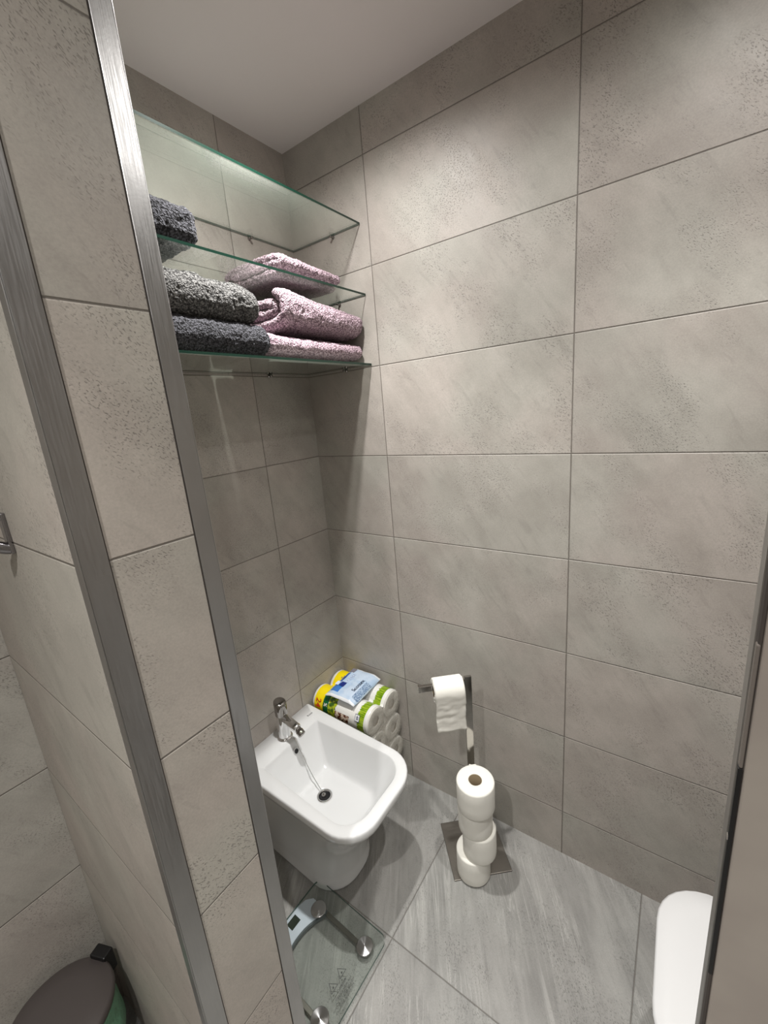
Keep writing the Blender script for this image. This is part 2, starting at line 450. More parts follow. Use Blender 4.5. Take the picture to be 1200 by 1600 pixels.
def towel_roll(name, loc, hx, hz, y0, y1, t, turns, mat, zs, start=PI*.9, amp=.004, step=.0032, tuck=.02):
    """towel folded round itself, its layers showing at the y0 end; zs(y)=height scale along its length"""
    bm = bmesh.new()
    pts = []; N = int(turns*2*PI/.085)
    for i in range(N+1):
        s = i/N; th = start + s*turns*2*PI
        k = turns*(1-s)   # turns left to the outside
        a = hx - t/2 - k*t*1.1; c = hz - t/2 - k*t*.98
        a = max(a, .012); c = max(c, .003)
        ct, st = math.cos(th), math.sin(th); e = .62
        x = a*math.copysign(abs(ct)**e, ct); z = c*math.copysign(abs(st)**e, st)
        pts.append(Vector((x, 0, z)))
    # resample evenly
    out = [pts[0]]
    for p in pts[1:]:
        while (p-out[-1]).length > step*1.3: out.append(out[-1]+(p-out[-1]).normalized()*step)
    pts = out
    ny = int((y1-y0)/step); h = t/2
    # cross-section of the sheet in (normal, y): rounded at both ends
    sec = []
    nr = 4
    ys = [y0+h+(y1-y0-2*h)*j/ny for j in range(ny+1)]
    for y in ys: sec.append((h, y))
    for k in range(1, nr*2): a = PI/2-PI*k/(nr*2); sec.append((h*math.sin(a), y1-h+h*math.cos(a)))
    for y in reversed(ys): sec.append((-h, y))
    for k in range(1, nr*2): a = -PI/2-PI*k/(nr*2); sec.append((h*math.sin(a), y0+h+h*math.cos(a)))
    rings = []
    for i, p in enumerate(pts):
        d = (pts[min(i+1, len(pts)-1)]-pts[max(0, i-1)]).normalized(); nn = Vector((d.z, 0, -d.x))
        endk = min(1., (min(i, len(pts)-1-i)+.6)*step/h); endk = math.sqrt(max(.05, 1-(1-endk)**2))
        ring = []
        for (q, y) in sec:
            v = p+nn*q*endk*.96
            ty = (y-y0)/(y1-y0)
            f = zs(ty, v.x)
            z = (v.z+hz)*f
            ring.append(bm.verts.new((v.x, y, z)))
        rings.append(ring)
    n = len(sec)
    for A, B in zip(rings, rings[1:]):
        for k in range(n):
            bm.faces.new((A[k], A[(k+1) % n], B[(k+1) % n], B[k]))
    bm.faces.new(rings[0]); bm.faces.new(rings[-1][::-1])
    o = link(name, bm, mat, None, True, loc)
    disp(o, .035, .006); disp(o, .006, amp*1.25)
    return o

ZB, ZM = 1.6905, 1.9055
def wg(c):   # soft top: rises to the middle, sags at the ends
    c.z += .005*math.sin(c.y*17)*(1 if c.z > 0 else 0)
    return c
o = towel_block('towel', (.163, -.612, ZB+.038), .140, .200, .0365, (.034, .03, .034), m_dark, None)
setp(o, 'charcoal folded terry towel under the grey towel on the lowest shelf', 'towel', 'folded bath towels')
def wg2(c):
    if c.z > 0: c.z += .006*math.cos((c.y+.03)*9)-.003; c.z += .003*math.sin(c.y*60)*max(0, c.x/.14)
    return c
o = towel_block('towel', (.163, -.628, ZB+.075+.045), .140, .198, .045, (.045, .035, .042), m_grey, wg2)
setp(o, 'thick mid-grey folded terry towel left of the mauve towels', 'towel', 'folded bath towels')
o = towel_block('towel', (.165, -.7025, ZM+.0375), .135, .130, .0365, (.03, .03, .022), m_dark, None)
setp(o, 'charcoal towel on the middle shelf against the partition', 'towel', 'folded bath towels')

o = towel_roll('towel', (.150, 0, ZB), .142, .036, -.408, -.008, .030, 1.05, m_pink,
               lambda t, x: .98+.10*math.exp(-(t/.12)**2)*1.0, start=PI*.55)
setp(o, 'flat mauve terry towel at the bottom of the mauve stack on the lowest shelf', 'towel', 'folded bath towels')
o = towel_roll('towel', (.150, 0, ZB+.073), (.144), .054, -.352, -.010, .026, 1.9, m_pink,
               lambda t, x: 1.10-.30*t+.06*math.exp(-((t-.16)/.15)**2), start=PI*.5)
setp(o, 'plump rolled mauve terry towel on top of the flat mauve one', 'towel', 'folded bath towels')
o = towel_roll('towel', (.150, 0, ZM), (.142), .037, -.328, -.080, .022, 1.6, m_pink,
               lambda t, x: 1.08-.26*t, start=PI*.5)
setp(o, 'mauve rolled terry towel alone on the right of the middle shelf', 'towel', 'folded bath towels')

# ------------------------------------------------------------------ bidet
def rrect(xr, xf, hw, rf, rr, z, cy, nc=8, ns=6, hr=None):
    """rounded outline, x from rear xr to front xf, half width hw (hr at rear); returns points"""
    hr = hw if hr is None else hr
    C = [((xf, cy+hw), rf), ((xf, cy-hw), rf), ((xr, cy-hr), rr), ((xr, cy+hr), rr)]
    arcs = []
    for k, ((x, y), r) in enumerate(C):
        sx = -1 if k < 2 else 1; sy = -1 if y > cy else 1
        cx_, cy_ = x+sx*r, y+sy*r
        a0 = {0: PI/2, 1: 0, 2: -PI/2, 3: -PI}[k]
        arcs.append([(cx_+r*math.cos(a0-PI/2*i/nc), cy_+r*math.sin(a0-PI/2*i/nc)) for i in range(nc+1)])
    pts = []
    for k in range(4):
        pts += arcs[k]
        a = arcs[k][-1]; c = arcs[(k+1) % 4][0]
        for j in range(1, ns): pts.append((a[0]+(c[0]-a[0])*j/ns, a[1]+(c[1]-a[1])*j/ns))
    return [Vector((x, y, z)) for x, y in pts]
def loft(bm, rings, cap0=True, cap1=True):
    R = [[bm.verts.new(p) for p in r] for r in rings]; n = len(R[0])
    for A, B in zip(R, R[1:]):
        for i in range(n): bm.faces.new((A[i], A[(i+1) % n], B[(i+1) % n], B[i]))
    if cap0: bm.faces.new(R[0][::-1])
    if cap1: bm.faces.new(R[-1])
    return bm
CY = -.412
bid = empty('bidet', (.27, CY, 0)); setp(bid, 'white ceramic floor-standing bidet with a chrome mixer tap', 'bidet')
def sk(p): return Vector((p.x-.27, p.y-CY-.022*(p.x-.1), p.z))
R = []
for (z, xf, hw, rf, hr) in ((0, .374, .118, .105, .118), (.010, .376, .119, .105, .119), (.014, .373, .117, .105, .117), (.06, .376, .117, .106, .118), (.12, .385, .120, .108, .124),
                        (.19, .412, .129, .112, .136), (.26, .452, .142, .115, .150), (.315, .494, .155, .115, .163), (.350, .520, .163, .112, .170), (.362, .529, .166, .110, .173),
                        (.368, .536, .169, .108, .176), (.380, .539, .1705, .107, .1775), (.3945, .5395, .1708, .106, .1778), (.3985, .5375, .169, .105, .176), (.400, .534, .166, .102, .173)):
    R.append(rrect(.0012, xf, hw, rf, .006, z, CY, hr=hr))
for (z, xr, xf, hw, rf, rr, hr_) in ((.400, .098, .505, .139, .078, .006, .129), (.3985, .100, .503, .1375, .077, .007, .1275), (.394, .103, .500, .1355, .075, .008, .1255),
        (.380, .108, .492, .131, .072, .010, .121), (.345, .127, .472, .118, .066, .012, .109), (.305, .150, .448, .104, .060, .014, .096), (.280, .163, .433, .095, .056, .016, .089),
        (.272, .168, .427, .091, .054, .017, .086), (.266, .174, .420, .086, .051, .020, .082), (.2635, .181, .412, .080, .048, .022, .077), (.262, .190, .400, .072, .046, .026, .070)):
    R.append(rrect(xr, xf, hw, rf, rr, z, CY, hr=hr_))
R.append(rrect(.195, .340, .055, .050, .034, .2545, CY, hr=.055))
DC = (.242, CY-.001)
base = R[-1]
for (rad, z) in ((.034, .2485), (.028, .2475), (.0265, .245), (.026, .20)):
    R.append([Vector((DC[0]+rad*(p.x-.262)/Vector((p.x-.262, p.y-CY)).length, DC[1]+rad*(p.y-CY)/Vector((p.x-.262, p.y-CY)).length, z)) for p in base])
R = [[sk(p) for p in r] for r in R]
b = bmesh.new(); loft(b, R)
body = link('basin', b, m_ceram, bid, True)
# drain
dp = sk(Vector((DC[0], DC[1], .2475)))
b = bmesh.new(); lathe(b, [(.0205, -.012), (.0205, .0008), (.0215, .0018), (.0262, .0018), (.0275, .0004), (.0275, -.001)], 40, Matrix.Translation(dp)); dr = link('drain', b, m_chrome, bid, True)
b = bmesh.new(); lathe(b, [(0, -.010), (.0208, -.010)], 32, Matrix.Translation(dp)); link('drain_well', b, m_black, dr, True)
b = bmesh.new(); lathe(b, [(0, .001), (.006, .0005), (.008, -.002), (.008, -.010)], 24, Matrix.Translation(dp+Vector((-.008, .003, 0)))); link('plug_pin', b, m_chrome_dark, dr, True)
# overflow hole: dark recess with a ceramic lip on the sloping rear wall
nrm = Vector((.93, 0, .36)).normalized()
op = sk(Vector((.1165, CY+.002, .369)))
b = bmesh.new(); lathe(b, [(0, .0008), (.0085, .0010), (.0095, .0022), (.0108, .0018), (.0125, -.002)], 28, Matrix.Translation(op) @ zto(nrm))
for f in b.faces: f.material_index = 1 if f.calc_center_median().to_tuple() and (f.calc_center_median()-op).length < .0086 else 0
link('overflow_hole', b, [m_ceram, m_black], bid, True)
# maker's mark on the deck
me = text_mesh('Roca', .0125, .0002); t_o = link('maker_mark', me, plain('mark_grey', srgb(70, 72, 76), .5), bid)
t_o.location = sk(Vector((.055, CY+.135, .4004))); t_o.rotation_euler = (0, 0, PI/2)
# tap
tp = sk(Vector((.058, CY+.006, .400)))
b = bmesh.new(); lathe(b, [(0, 0), (.0285, 0), (.0285, .003), (.026, .006), (.0225, .0065), (.0215, .010), (.0210, .095), (.0205, .0965)], 48, Matrix.Translation(tp))
tap = link('tap', b, m_chrome, bid, True)
b = bmesh.new(); lathe(b, [(.0205, .0965), (.0215, .0975), (.0225, .100)], 48, Matrix.Translation(tp))
rings = []
for k, (r_, z_, sh) in enumerate(((.0225, .100, 0), (.0228, .130, 0), (.0226, .143, .35), (.0215, .149, .45), (.017, .1525, .5), (.0, .153, .5))):
    if r_ > 0: rings.append([b.verts.new(tp+Vector((r_*math.cos(a), r_*math.sin(a), z_-sh*r_*math.cos(a)*.55))) for a in [2*PI*i/48 for i in range(48)]])
for A, B in zip(rings, rings[1:]):
    for i in range(48): b.faces.new((A[i], A[(i+1) % 48], B[(i+1) % 48], B[i]))
b.faces.new(rings[-1])
link('lever_cap', b, m_chrome_dark, tap, True)
sd = Vector((.95, -.02, -.22)).normalized()
s0 = tp+Vector((.012, 0, .088))
b = bmesh.new(); lathe(b, [(0, 0), (.0155, 0), (.0155, .070), (.0145, .072), (.0, .072)], 36, Matrix.Translation(s0) @ zto(sd)); link('spout', b, m_chrome, tap, True)
nd_ = (sd+Vector((0, 0, -.45))).normalized(); n0 = s0+sd*.068
b = bmesh.new(); lathe(b, [(0, -.002), (.0115, -.002), (.0115, .010), (.0135, .012), (.0135, .028), (.0125, .030), (.010, .0302), (.009, .027), (0, .027)], 36, Matrix.Translation(n0) @ zto(nd_)); link('nozzle', b, m_chrome_dark, tap, True)
# thin pull rod from the tap foot into the drain
P0 = [tp+Vector((.024, .006, .004)), tp+Vector((.042, .008, .002)), sk(Vector((.112, CY+.012, .392))), sk(Vector((.145, CY+.010, .342))), sk(Vector((.185, CY+.005, .295))), dp+Vector((-.014, .004, .004))]
b = bmesh.new(); tube(b, spline(P0, 8), .0016, 10); link('drain_chain', b, m_chrome, bid, True)

# ------------------------------------------------------------------ toilet behind the door edge
TC = -.435
wc = empty('toilet', (1.5, TC, 0)); setp(wc, 'white toilet with closed lid beside the grey door edge', 'toilet')
tk = lambda r: [Vector((p.x-1.5, p.y-TC, p.z)) for p in r]
def wcring(xf, hw, z, rf=.10, xb=1.66, rb=.01): # front points to -x
    return [Vector((-(p.x), p.y, z)) for p in rrect(-(xb-1.5), -(xf-1.5), hw, rf, rb, z, 0.)]
b = bmesh.new(); loft(b, [wcring(1.33, .13, 0, .09), wcring(1.32, .135, .10, .09), wcring(1.27, .155, .25, .10), wcring(1.215, .175, .36, .11), wcring(1.205, .180, .395, .11), wcring(1.215, .172, .398, .11)]); link('bowl', b, m_ceram, wc, True)
m_lid = plain('lid_plastic', srgb(200, 200, 200), .18)
b = bmesh.new(); loft(b, [wcring(1.206, .180, .399, .11, 1.60), wcring(1.200, .184, .402, .11, 1.60), wcring(1.200, .184, .408, .11, 1.60), wcring(1.204, .181, .411, .11, 1.60)]); link('seat', b, m_lid, wc, True)
b = bmesh.new(); loft(b, [wcring(1.204, .181, .412, .11, 1.60), wcring(1.198, .186, .4145, .11, 1.60), wcring(1.198, .186, .4205, .11, 1.60), wcring(1.202, .183, .4245, .11, 1.60), wcring(1.24, .15, .426, .09, 1.58)]); link('lid', b, m_lid, wc, True)
b = bmesh.new(); box(b, .125, .295, -.185, .185, .398, .78, .02, 4); box(b, .120, .297, -.19, .19, .781, .80, .008, 3); tank = link('cistern', b, m_ceram, wc, True)
b = bmesh.new(); lathe(b, [(0, .006), (.018, .006), (.02, .004), (.02, 0)], 28, Matrix.Translation((.21, 0, .80))); link('flush_button', b, m_chrome, tank, True)

# ------------------------------------------------------------------ toilet roll stand
U = Vector((-.756, -.655, 0)).normalized()      # direction of the arm
Vv = Vector((U.y, -U.x, 0))
ang = math.atan2(U.y, U.x)
SX, SY = .6700, -.1370
st = empty('toilet_roll_stand', (SX, SY, 0), ang); setp(st, 'chrome toilet roll stand with square base plate and side arm', 'toilet roll holder')
b = bmesh.new(); box(b, -.099, .099, -.099, .099, 0, .005, .0012, 2); link('base_plate', b, m_steel2, st)
m_post = plain('polished_post', c4(.40, .385, .36), .08, 1.)
b = bmesh.new(); box(b, -.0115, .0115, -.004, .004, .005, .696, .0008, 2); link('post', b, m_post, st)
b = bmesh.new(); box(b, .0115, .156, -.0065, .0065, .663, .683, .0010, 2); box(b, .1555, .160, -.0072, .0072, .662, .6855, .0010, 2)
link('arm', b, m_post, st)

def roll_mesh(R, r, h, seed, crease=.0006):
    b = bmesh.new(); prof = []
    n = 72
    P = [(r, .0), (r+.001, .0), (R-.004, .0), (R-.001, .002), (R, .005), (R, h*.3), (R, h*.6), (R, h-.005), (R-.001, h-.002), (R-.004, h), (R-.012, h), (r+.014, h), (r+.002, h), (r, h-.001)]
    lathe(b, P, n, closed=True)
    for v in b.verts:
        p = v.co; q = Vector((p.x, p.y, p.z))
        if p.xy.length > R-.006:
            k = 1+ (noise.noise(q*18+Vector((seed, 0, 0)))*.018 + noise.noise(q*70+Vector((seed, 3, 0)))*.006)
            v.co = Vector((p.x*k, p.y*k, p.z))
        elif p.z > h*.9: v.co.z += noise.noise(q*60+Vector((seed, 0, 5)))*.0012
    return b
def core_mesh(r, h):
    b = bmesh.new(); lathe(b, [(r-.0009, .0008), (r+.0002, .0008), (r+.0002, h-.0008), (r-.0009, h-.0008)], 40, closed=True); return b

def loose_roll(loc, R, r, h, seed, label, rz):
    t = empty('toilet_roll', loc, rz); setp(t, label, 'toilet roll', 'toilet rolls stacked on the stand base')
    link('paper', roll_mesh(R, r, h, seed), m_paper, t, True)
    link('core', core_mesh(r, h), m_card, t, True)
    # loose last sheet: thin flap hugging the side
    b = bmesh.new(); G = []
    for i in range(9):
        a = seed+i*.05; rr = R*1.010+(.0015 if seed < 2.9 or seed > 3.1 else .003)*max(0, i-4)/4
        G.append([b.verts.new((rr*math.cos(a), rr*math.sin(a), .002+(h-.004)*j/6+.001*math.sin(j+i))) for j in range(7)])
    for A, B in zip(G, G[1:]):
        for j in range(6): b.faces.new((A[j], B[j], B[j+1], A[j+1]))
    o = link('loose_sheet', b, m_paper, t, True); s = o.modifiers.new('t', 'SOLIDIFY'); s.thickness = .0004
    return t
SH = .0965
pos = [(.7010, -.2125), (.7215, -.2060), (.7120, -.2090), (.7195, -.2165)]
lab = ['white toilet roll standing on the stand base, bottom of the stack', 'white toilet roll second from the bottom of the floor stack, pushed right',
       'white toilet roll directly under the top roll of the stack', 'white toilet roll on top of the stack of four, dark core hole facing up']
RR = [.0550, .0540, .0545, .0585]
for i in range(4):
    loose_roll((pos[i][0], pos[i][1], .0055+i*(SH+.0006)), RR[i], .0205, SH, 1.3*i+.4, lab[i], [1.9-.4, .35-1.7, 2.2-3.0, 1.9-4.3][i])

# roll on the arm with its hanging sheet
hr = empty('toilet_roll', (SX+U.x*.066, SY+U.y*.066, .6600), ang); setp(hr, 'white toilet roll hanging on the chrome arm with a loose sheet', 'toilet roll')
RT = .039; rc = .0200
MM = Matrix.Translation((-.0475, 0, 0)) @ Matrix.Rotation(PI/2, 4, 'Y')
bb = roll_mesh(RT, rc, .095, 9.); bb.transform(MM); link('paper', bb, m_paper, hr, True)
bb = core_mesh(rc, .095); bb.transform(MM); link('core', bb, m_card, hr, True)
# sheet: leaves the roll over the top and falls down on the camera side
b = bmesh.new(); G = []
path = []
side = 1 if Vector((math.cos(ang+PI/2), math.sin(ang+PI/2), 0)).dot(CAM-Vector((SX, SY, 0))) > 0 else -1
for i in range(12):
    a = PI/2-PI/2*i/11; path.append((side*(RT+.0014)*math.cos(a), (RT+.0014)*math.sin(a)))
for i in range(1, 27): path.append((side*(RT+.0014-.006*math.sin(i/26*2.2)), -.128*i/26))
for i, (yy, zz) in enumerate(path):
    row = []
    for j in range(17):
        x = -.0470+.094*j/16
        k = max(0, min(1, (i-9)/8))
        q = Vector((x*30, zz*70, 1.))
        dy = side*k*(noise.noise(q)*.0045+noise.noise(q*2.3)*.002)
        row.append(b.verts.new((x+k*.001*math.sin(zz*60), yy+dy, zz)))
    G.append(row)
for A, B in zip(G, G[1:]):
    for j in range(16): b.faces.new((A[j], B[j], B[j+1], A[j+1]))
o = link('hanging_sheet', b, m_paper, hr, True); s = o.modifiers.new('t', 'SOLIDIFY'); s.thickness = .0005; s.offset = 0

# ------------------------------------------------------------------ 24-roll pack in the corner
pk = empty('toilet_paper_pack', (.150, -.1085, 0)); setp(pk, 'plastic-wrapped pack of 24 toilet rolls in the corner behind the bidet', 'toilet paper')
PR = .0535; SPY = .108; SPZ = .1105; X0, X1 = -.142, .144
mf = NT('printed_film')
tc = mf.n('ShaderNodeTexCoord').outputs['Object']; sp = mf.n('ShaderNodeSeparateXYZ'); mf.put(sp.inputs[0], tc); X, Y, Z = sp.outputs
def band(a, b, jag=None):
    x = X if jag is None else mf.math('ADD', X, jag)
    return mf.math('MULTIPLY', mf.math('GREATER_THAN', x, a), mf.math('LESS_THAN', x, b))
wv = mf.comb(0., mf.math('MULTIPLY', Y, 1.), Z)
zig = mf.math('MULTIPLY', mf.math('SUBTRACT', mf.noise(mf.vmath('MULTIPLY', tc, (10., 150., 150.)), 1.3, 3., .7), .5), .030)
zg = mf.math('MULTIPLY', mf.math('SUBTRACT', mf.noise(mf.vmath('MULTIPLY', tc, (8., 40., 40.)), 1., 3.), .5), .03)
col = srgb(232, 231, 226)
col = mf.mix(band(X0+.012, X0+.058), col, srgb(240, 216, 10))
col = mf.mix(band(X0+.058, X0+.086), col, srgb(6, 92, 48))
zon = band(X0+.086, X0+.125, zg)
col = mf.mix(zon, col, mf.mix(mf.mr(mf.noise(tc, 60., 3.), .42, .6), srgb(60, 96, 30), srgb(176, 190, 40)))
col = mf.mix(mf.math('MULTIPLY', band(X0+.120, X0+.190, zg), mf.math('LESS_THAN', Z, .405)), col, mf.mix(mf.mr(mf.noise(tc, 75., 2.), .46, .54), srgb(225, 205, 185), srgb(96, 46, 26)))
gr = mf.math('MULTIPLY', mf.math('GREATER_THAN', mf.math('ADD', X, zig), X1-.052), mf.math('LESS_THAN', X, X1-.020))
col = mf.mix(gr, col, mf.mix(mf.mr(mf.noise(mf.vmath('MULTIPLY', tc, (20., 200., 200.)), 1., 3.), .35, .65), srgb(92, 132, 8), srgb(160, 184, 44)))
mf.P(Base_Color=col, Roughness=.22, Normal=mf.bump(mf.noise(tc, 45., 4., .6, 1.), .35, .004)); m_film = mf.m
m_filmgrey = NT('clear_film'); _t = m_filmgrey.n('ShaderNodeTexCoord').outputs['Object']
m_filmgrey.P(Base_Color=srgb(205, 201, 192), Roughness=.25, Normal=m_filmgrey.bump(m_filmgrey.noise(_t, 40., 4., .6, 1.5), .6, .006)); m_filmgrey = m_filmgrey.m
cs = {}
for j in range(2):
    for k in range(4): cs[j, k] = ((j-.5)*SPY, .0545+k*SPZ)
order = [(1, 0), (1, 1), (1, 2), (1, 3), (0, 3), (0, 2), (0, 1), (0, 0)]
def arc(j, k):
    a0 = -75 if j == 1 else 105; a1 = 75 if j == 1 else 255
    if j == 1 and k == 0: a0 = -90
    if j == 1 and k == 3: a1 = 162-5
    if j == 0 and k == 3: a0 = 28
    if j == 0 and k == 0: a1 = 270
    return a0, a1
outl = []
RW = PR+.0012
for (j, k) in order:
    a0, a1 = arc(j, k); n = 22
    for i in range(n+1):
        a = math.radians(a0+(a1-a0)*i/n); outl.append((cs[j, k][0]+RW*math.cos(a), cs[j, k][1]+RW*math.sin(a)))
b = bmesh.new(); rings = []
for x, s in ((X0-.003, .90), (X0, .97), (X0+.006, 1.), *[(X0+.006+(X1-X0-.018)*i/24, 1.) for i in range(1, 25)], (X1-.006, .999), (X1-.0035, .985), (X1-.006, .95)):
    zc = .0545+1.5*SPZ
    rings.append([b.verts.new((x, y*s if s < 1 else y, (zc+(z-zc)*(1-(1-s)*.5)))) for y, z in outl])
n = len(outl)
for A, B in zip(rings, rings[1:]):
    for i in range(n): b.faces.new((A[i], A[(i+1) % n], B[(i+1) % n], B[i]))
b.faces.new(rings[0][::-1]); f = b.faces.new(rings[-1]); f.material_index = 1
for v in b.verts: v.co.z = max(v.co.z, .0008)
wr = link('wrapper', b, [m_film, m_filmgrey], pk, True)
# rolls: three in a row along x for each of the eight columns
proto = None
for (j, k), (y, z) in cs.items():
    for q in range(3):
        x = X0+.001+q*.0952
        if proto is None:
            bb = roll_mesh(PR-.0012, .0195, .0945, 5.); bb.transform(Matrix.Rotation(PI/2, 4, 'Y')); ro = link('roll', bb, m_paper, pk, True, (x, y, z))
            bb = core_mesh(.0195, .0945); bb.transform(Matrix.Rotation(PI/2, 4, 'Y')); co = link('core', bb, m_card, ro, True)
            proto = (ro, co)
        else:
            ro = proto[0].copy(); COL.objects.link(ro); ro.parent = pk; ro.location = (x, y, z)
            co = proto[1].copy(); COL.objects.link(co); co.parent = ro
        ro.rotation_euler = (random.random()*6, 0, 0)
ef = NT('end_film'); ef.t.nodes.remove(ef.b); _t = ef.n('ShaderNodeTexCoord').outputs['Object']
_nb = ef.bump(ef.noise(_t, 42., 4., .6, 1.5), .7, .006)
t1 = ef.n('ShaderNodeBsdfTransparent'); g1 = ef.n('ShaderNodeBsdfPrincipled'); g1.inputs['Base Color'].default_value = srgb(214, 210, 200); g1.inputs['Roughness'].default_value = .22
ef.put(g1.inputs['Normal'], _nb); mx = ef.n('ShaderNodeMixShader'); mx.inputs[0].default_value = .42
ef.t.links.new(t1.outputs[0], mx.inputs[1]); ef.t.links.new(g1.outputs[0], mx.inputs[2]); ef.t.links.new(mx.outputs[0], ef.out.inputs[0])
b = bmesh.new(); zc = .0545+1.5*SPZ
vs = [b.verts.new((X1+.0032, y*.985, zc+(z-zc)*.992)) for y, z in outl]; b.faces.new(vs)
link('end_film', b, ef.m, pk)
# top film fin and prints
m_red = plain('print_red', srgb(196, 30, 20), .4); m_pw = plain('print_white', srgb(235, 238, 232), .4); m_navy = plain('print_navy', srgb(36, 36, 110), .4)
def on_roll(j, k, adeg, x, me, mat, name, rot=0., lift=.0022, parent=None):
    y, z = cs[j, k]; a = math.radians(adeg)
    nrm = Vector((0, math.cos(a), math.sin(a))); o = link(name, me, mat, parent or wr)
    tx = Vector((0, -math.sin(a), math.cos(a)))  # tangent, up direction of the letters along +? 
    if tx.x == 0 and tx.z < 0: tx = -tx
    X_ = -tx if nrm.y < 0 else tx
    Y_ = nrm.cross(X_)
    o.matrix_local = Matrix.Translation(Vector((x, y, z))+nrm*(RW+lift)) @ Matrix((X_, Y_, nrm)).transposed().to_4x4() @ Matrix.Rotation(rot, 4, 'Z')
    return o
on_roll(0, 3, 158, X0+.034, text_mesh('24', .038, .0004), m_red, 'number_print', 0., lift=.0012)
on_roll(0, 3, 155, X0+.072, text_mesh('%', .022, .0004), m_pw, 'percent_print', 0., lift=.0012)
bm4 = bmesh.new(); box(bm4, -.013, .013, -.011, .011, -.0003, .0003, .0002, 1)
pl = on_roll(0, 3, 150, X1-.050, bm4, m_navy, 'badge', 0., lift=.0012)
bm4 = bmesh.new(); box(bm4, -.0112, .0112, -.0092, .0092, 0, .0006); link('badge_face', bm4, m_pw, pl)
tt = link('badge_print', text_mesh('4R', .015, .0003), m_navy, pl); tt.location = (0, 0, .0012)

# ------------------------------------------------------------------ wet wipes on the pack
wp = empty('wipes_packet', (.148, -.112, .4455), math.radians(2)); setp(wp, 'light blue wet wipes packet lying on top of the toilet roll pack', 'wipes')
mw = NT('wipes_print'); tc = mw.n('ShaderNodeTexCoord').outputs['Object']; sp = mw.n('ShaderNodeSeparateXYZ'); mw.put(sp.inputs[0], tc); X, Y, Z = sp.outputs
def rect(x0, x1, y0, y1):
    a = mw.math('MULTIPLY', mw.math('GREATER_THAN', X, x0), mw.math('LESS_THAN', X, x1))
    return mw.math('MULTIPLY', a, mw.math('MULTIPLY', mw.math('GREATER_THAN', Y, y0), mw.math('LESS_THAN', Y, y1)))
col = mw.mix(mw.mr(mw.noise(tc, 22., 2.), .4, .6), srgb(176, 199, 224), srgb(196, 212, 230))
col = mw.mix(rect(-.060, -.020, -.072, -.020), col, srgb(62, 118, 190))
col = mw.mix(rect(-.060, -.045, -.020, .05), col, srgb(60, 100, 176))
col = mw.mix(rect(-.066, -.060, -.078, .07), col, srgb(214, 216, 150))
col = mw.mix(rect(.048, .072, -.070, .03), col, mw.mix(mw.mr(mw.noise(tc, 260., 2.), .47, .53), srgb(170, 190, 212), srgb(96, 122, 156)))
col = mw.mix(mw.math('GREATER_THAN', mw.math('ABSOLUTE', Y), .084), col, srgb(228, 231, 234))
mw.P(Base_Color=col, Roughness=.25, Normal=mw.bump(mw.noise(tc, 30., 3., .6, 1.), .4, .006))
b = bmesh.new(); NX, NY = 30, 36
def wz(u, v):
    e = max(0, 1-abs(v)**4)*max(0, 1-abs(u)**6)
    return .012*e**.6
def dr_(u, v):  # droops a little over the rolls at the long edges
    return -.010*max(0, abs(u)-.6)/.4 + noise.noise(Vector((u*2, v*2.5, 3)))*.0025
T, B_ = [], []
for i in range(NX+1):
    T.append([]); B_.append([])
    for j in range(NY+1):
        u = -1+2*i/NX; v = -1+2*j/NY
        x = u*.075*(1-.03*abs(v)); y = v*.094+(.0012 if abs(v) == 1 and i % 2 else 0)
        h = wz(u, v); d = dr_(u, v)+.013
        T[-1].append(b.verts.new((x, y, d+h+.0004))); B_[-1].append(b.verts.new((x, y, d-min(h, .010)-.0004)))
for i in range(NX):
    for j in range(NY):
        b.faces.new((T[i][j], T[i+1][j], T[i+1][j+1], T[i][j+1])); b.faces.new((B_[i][j], B_[i][j+1], B_[i+1][j+1], B_[i+1][j]))
for i in range(NX):
    b.faces.new((T[i][0], B_[i][0], B_[i+1][0], T[i+1][0])); b.faces.new((T[i][NY], T[i+1][NY], B_[i+1][NY], B_[i][NY]))
for j in range(NY):
    b.faces.new((T[0][j], T[0][j+1], B_[0][j+1], B_[0][j])); b.faces.new((T[NX][j], B_[NX][j], B_[NX][j+1], T[NX][j+1]))
packet = link('packet', b, mw.m, wp, True)
def wtext(s, size, x, y, mat, name, z=.0268):
    me = text_mesh(s, size, .0003)
    for v in me.vertices: pass
    o = link(name, me, mat, packet); o.location = (x, y, z); o.rotation_euler = (0, 0, PI/2); return o
m_ink = plain('ink_dark', srgb(18, 28, 58), .4); m_lt = plain('ink_pale', srgb(212, 224, 244), .4); m_nv = plain('ink_navy', srgb(24, 44, 120), .4)
wtext('Scottex', .024, .034, -.006, m_ink, 'name_print')
wtext('FRESH', .022, -.022, .018, m_lt, 'word_print')
wtext('Sc', .024, -.053, .010, m_nv, 'initial_print')
b = bmesh.new(); box(b, -.040, -.018, -.040, -.014, .0262, .0268, .0002, 1); link('dark_square', b, m_nv, packet)
b = bmesh.new(); box(b, -.060, -.044, -.040, -.018, .0258, .0266, .0002, 1); link('pale_square', b, m_lt, packet)
b = bmesh.new(); box(b, -.056, -.036, .056, .080, .0200, .0245, .0002, 1); link('photo_print', b, plain('print_taupe', srgb(120, 118, 128), .4), packet)

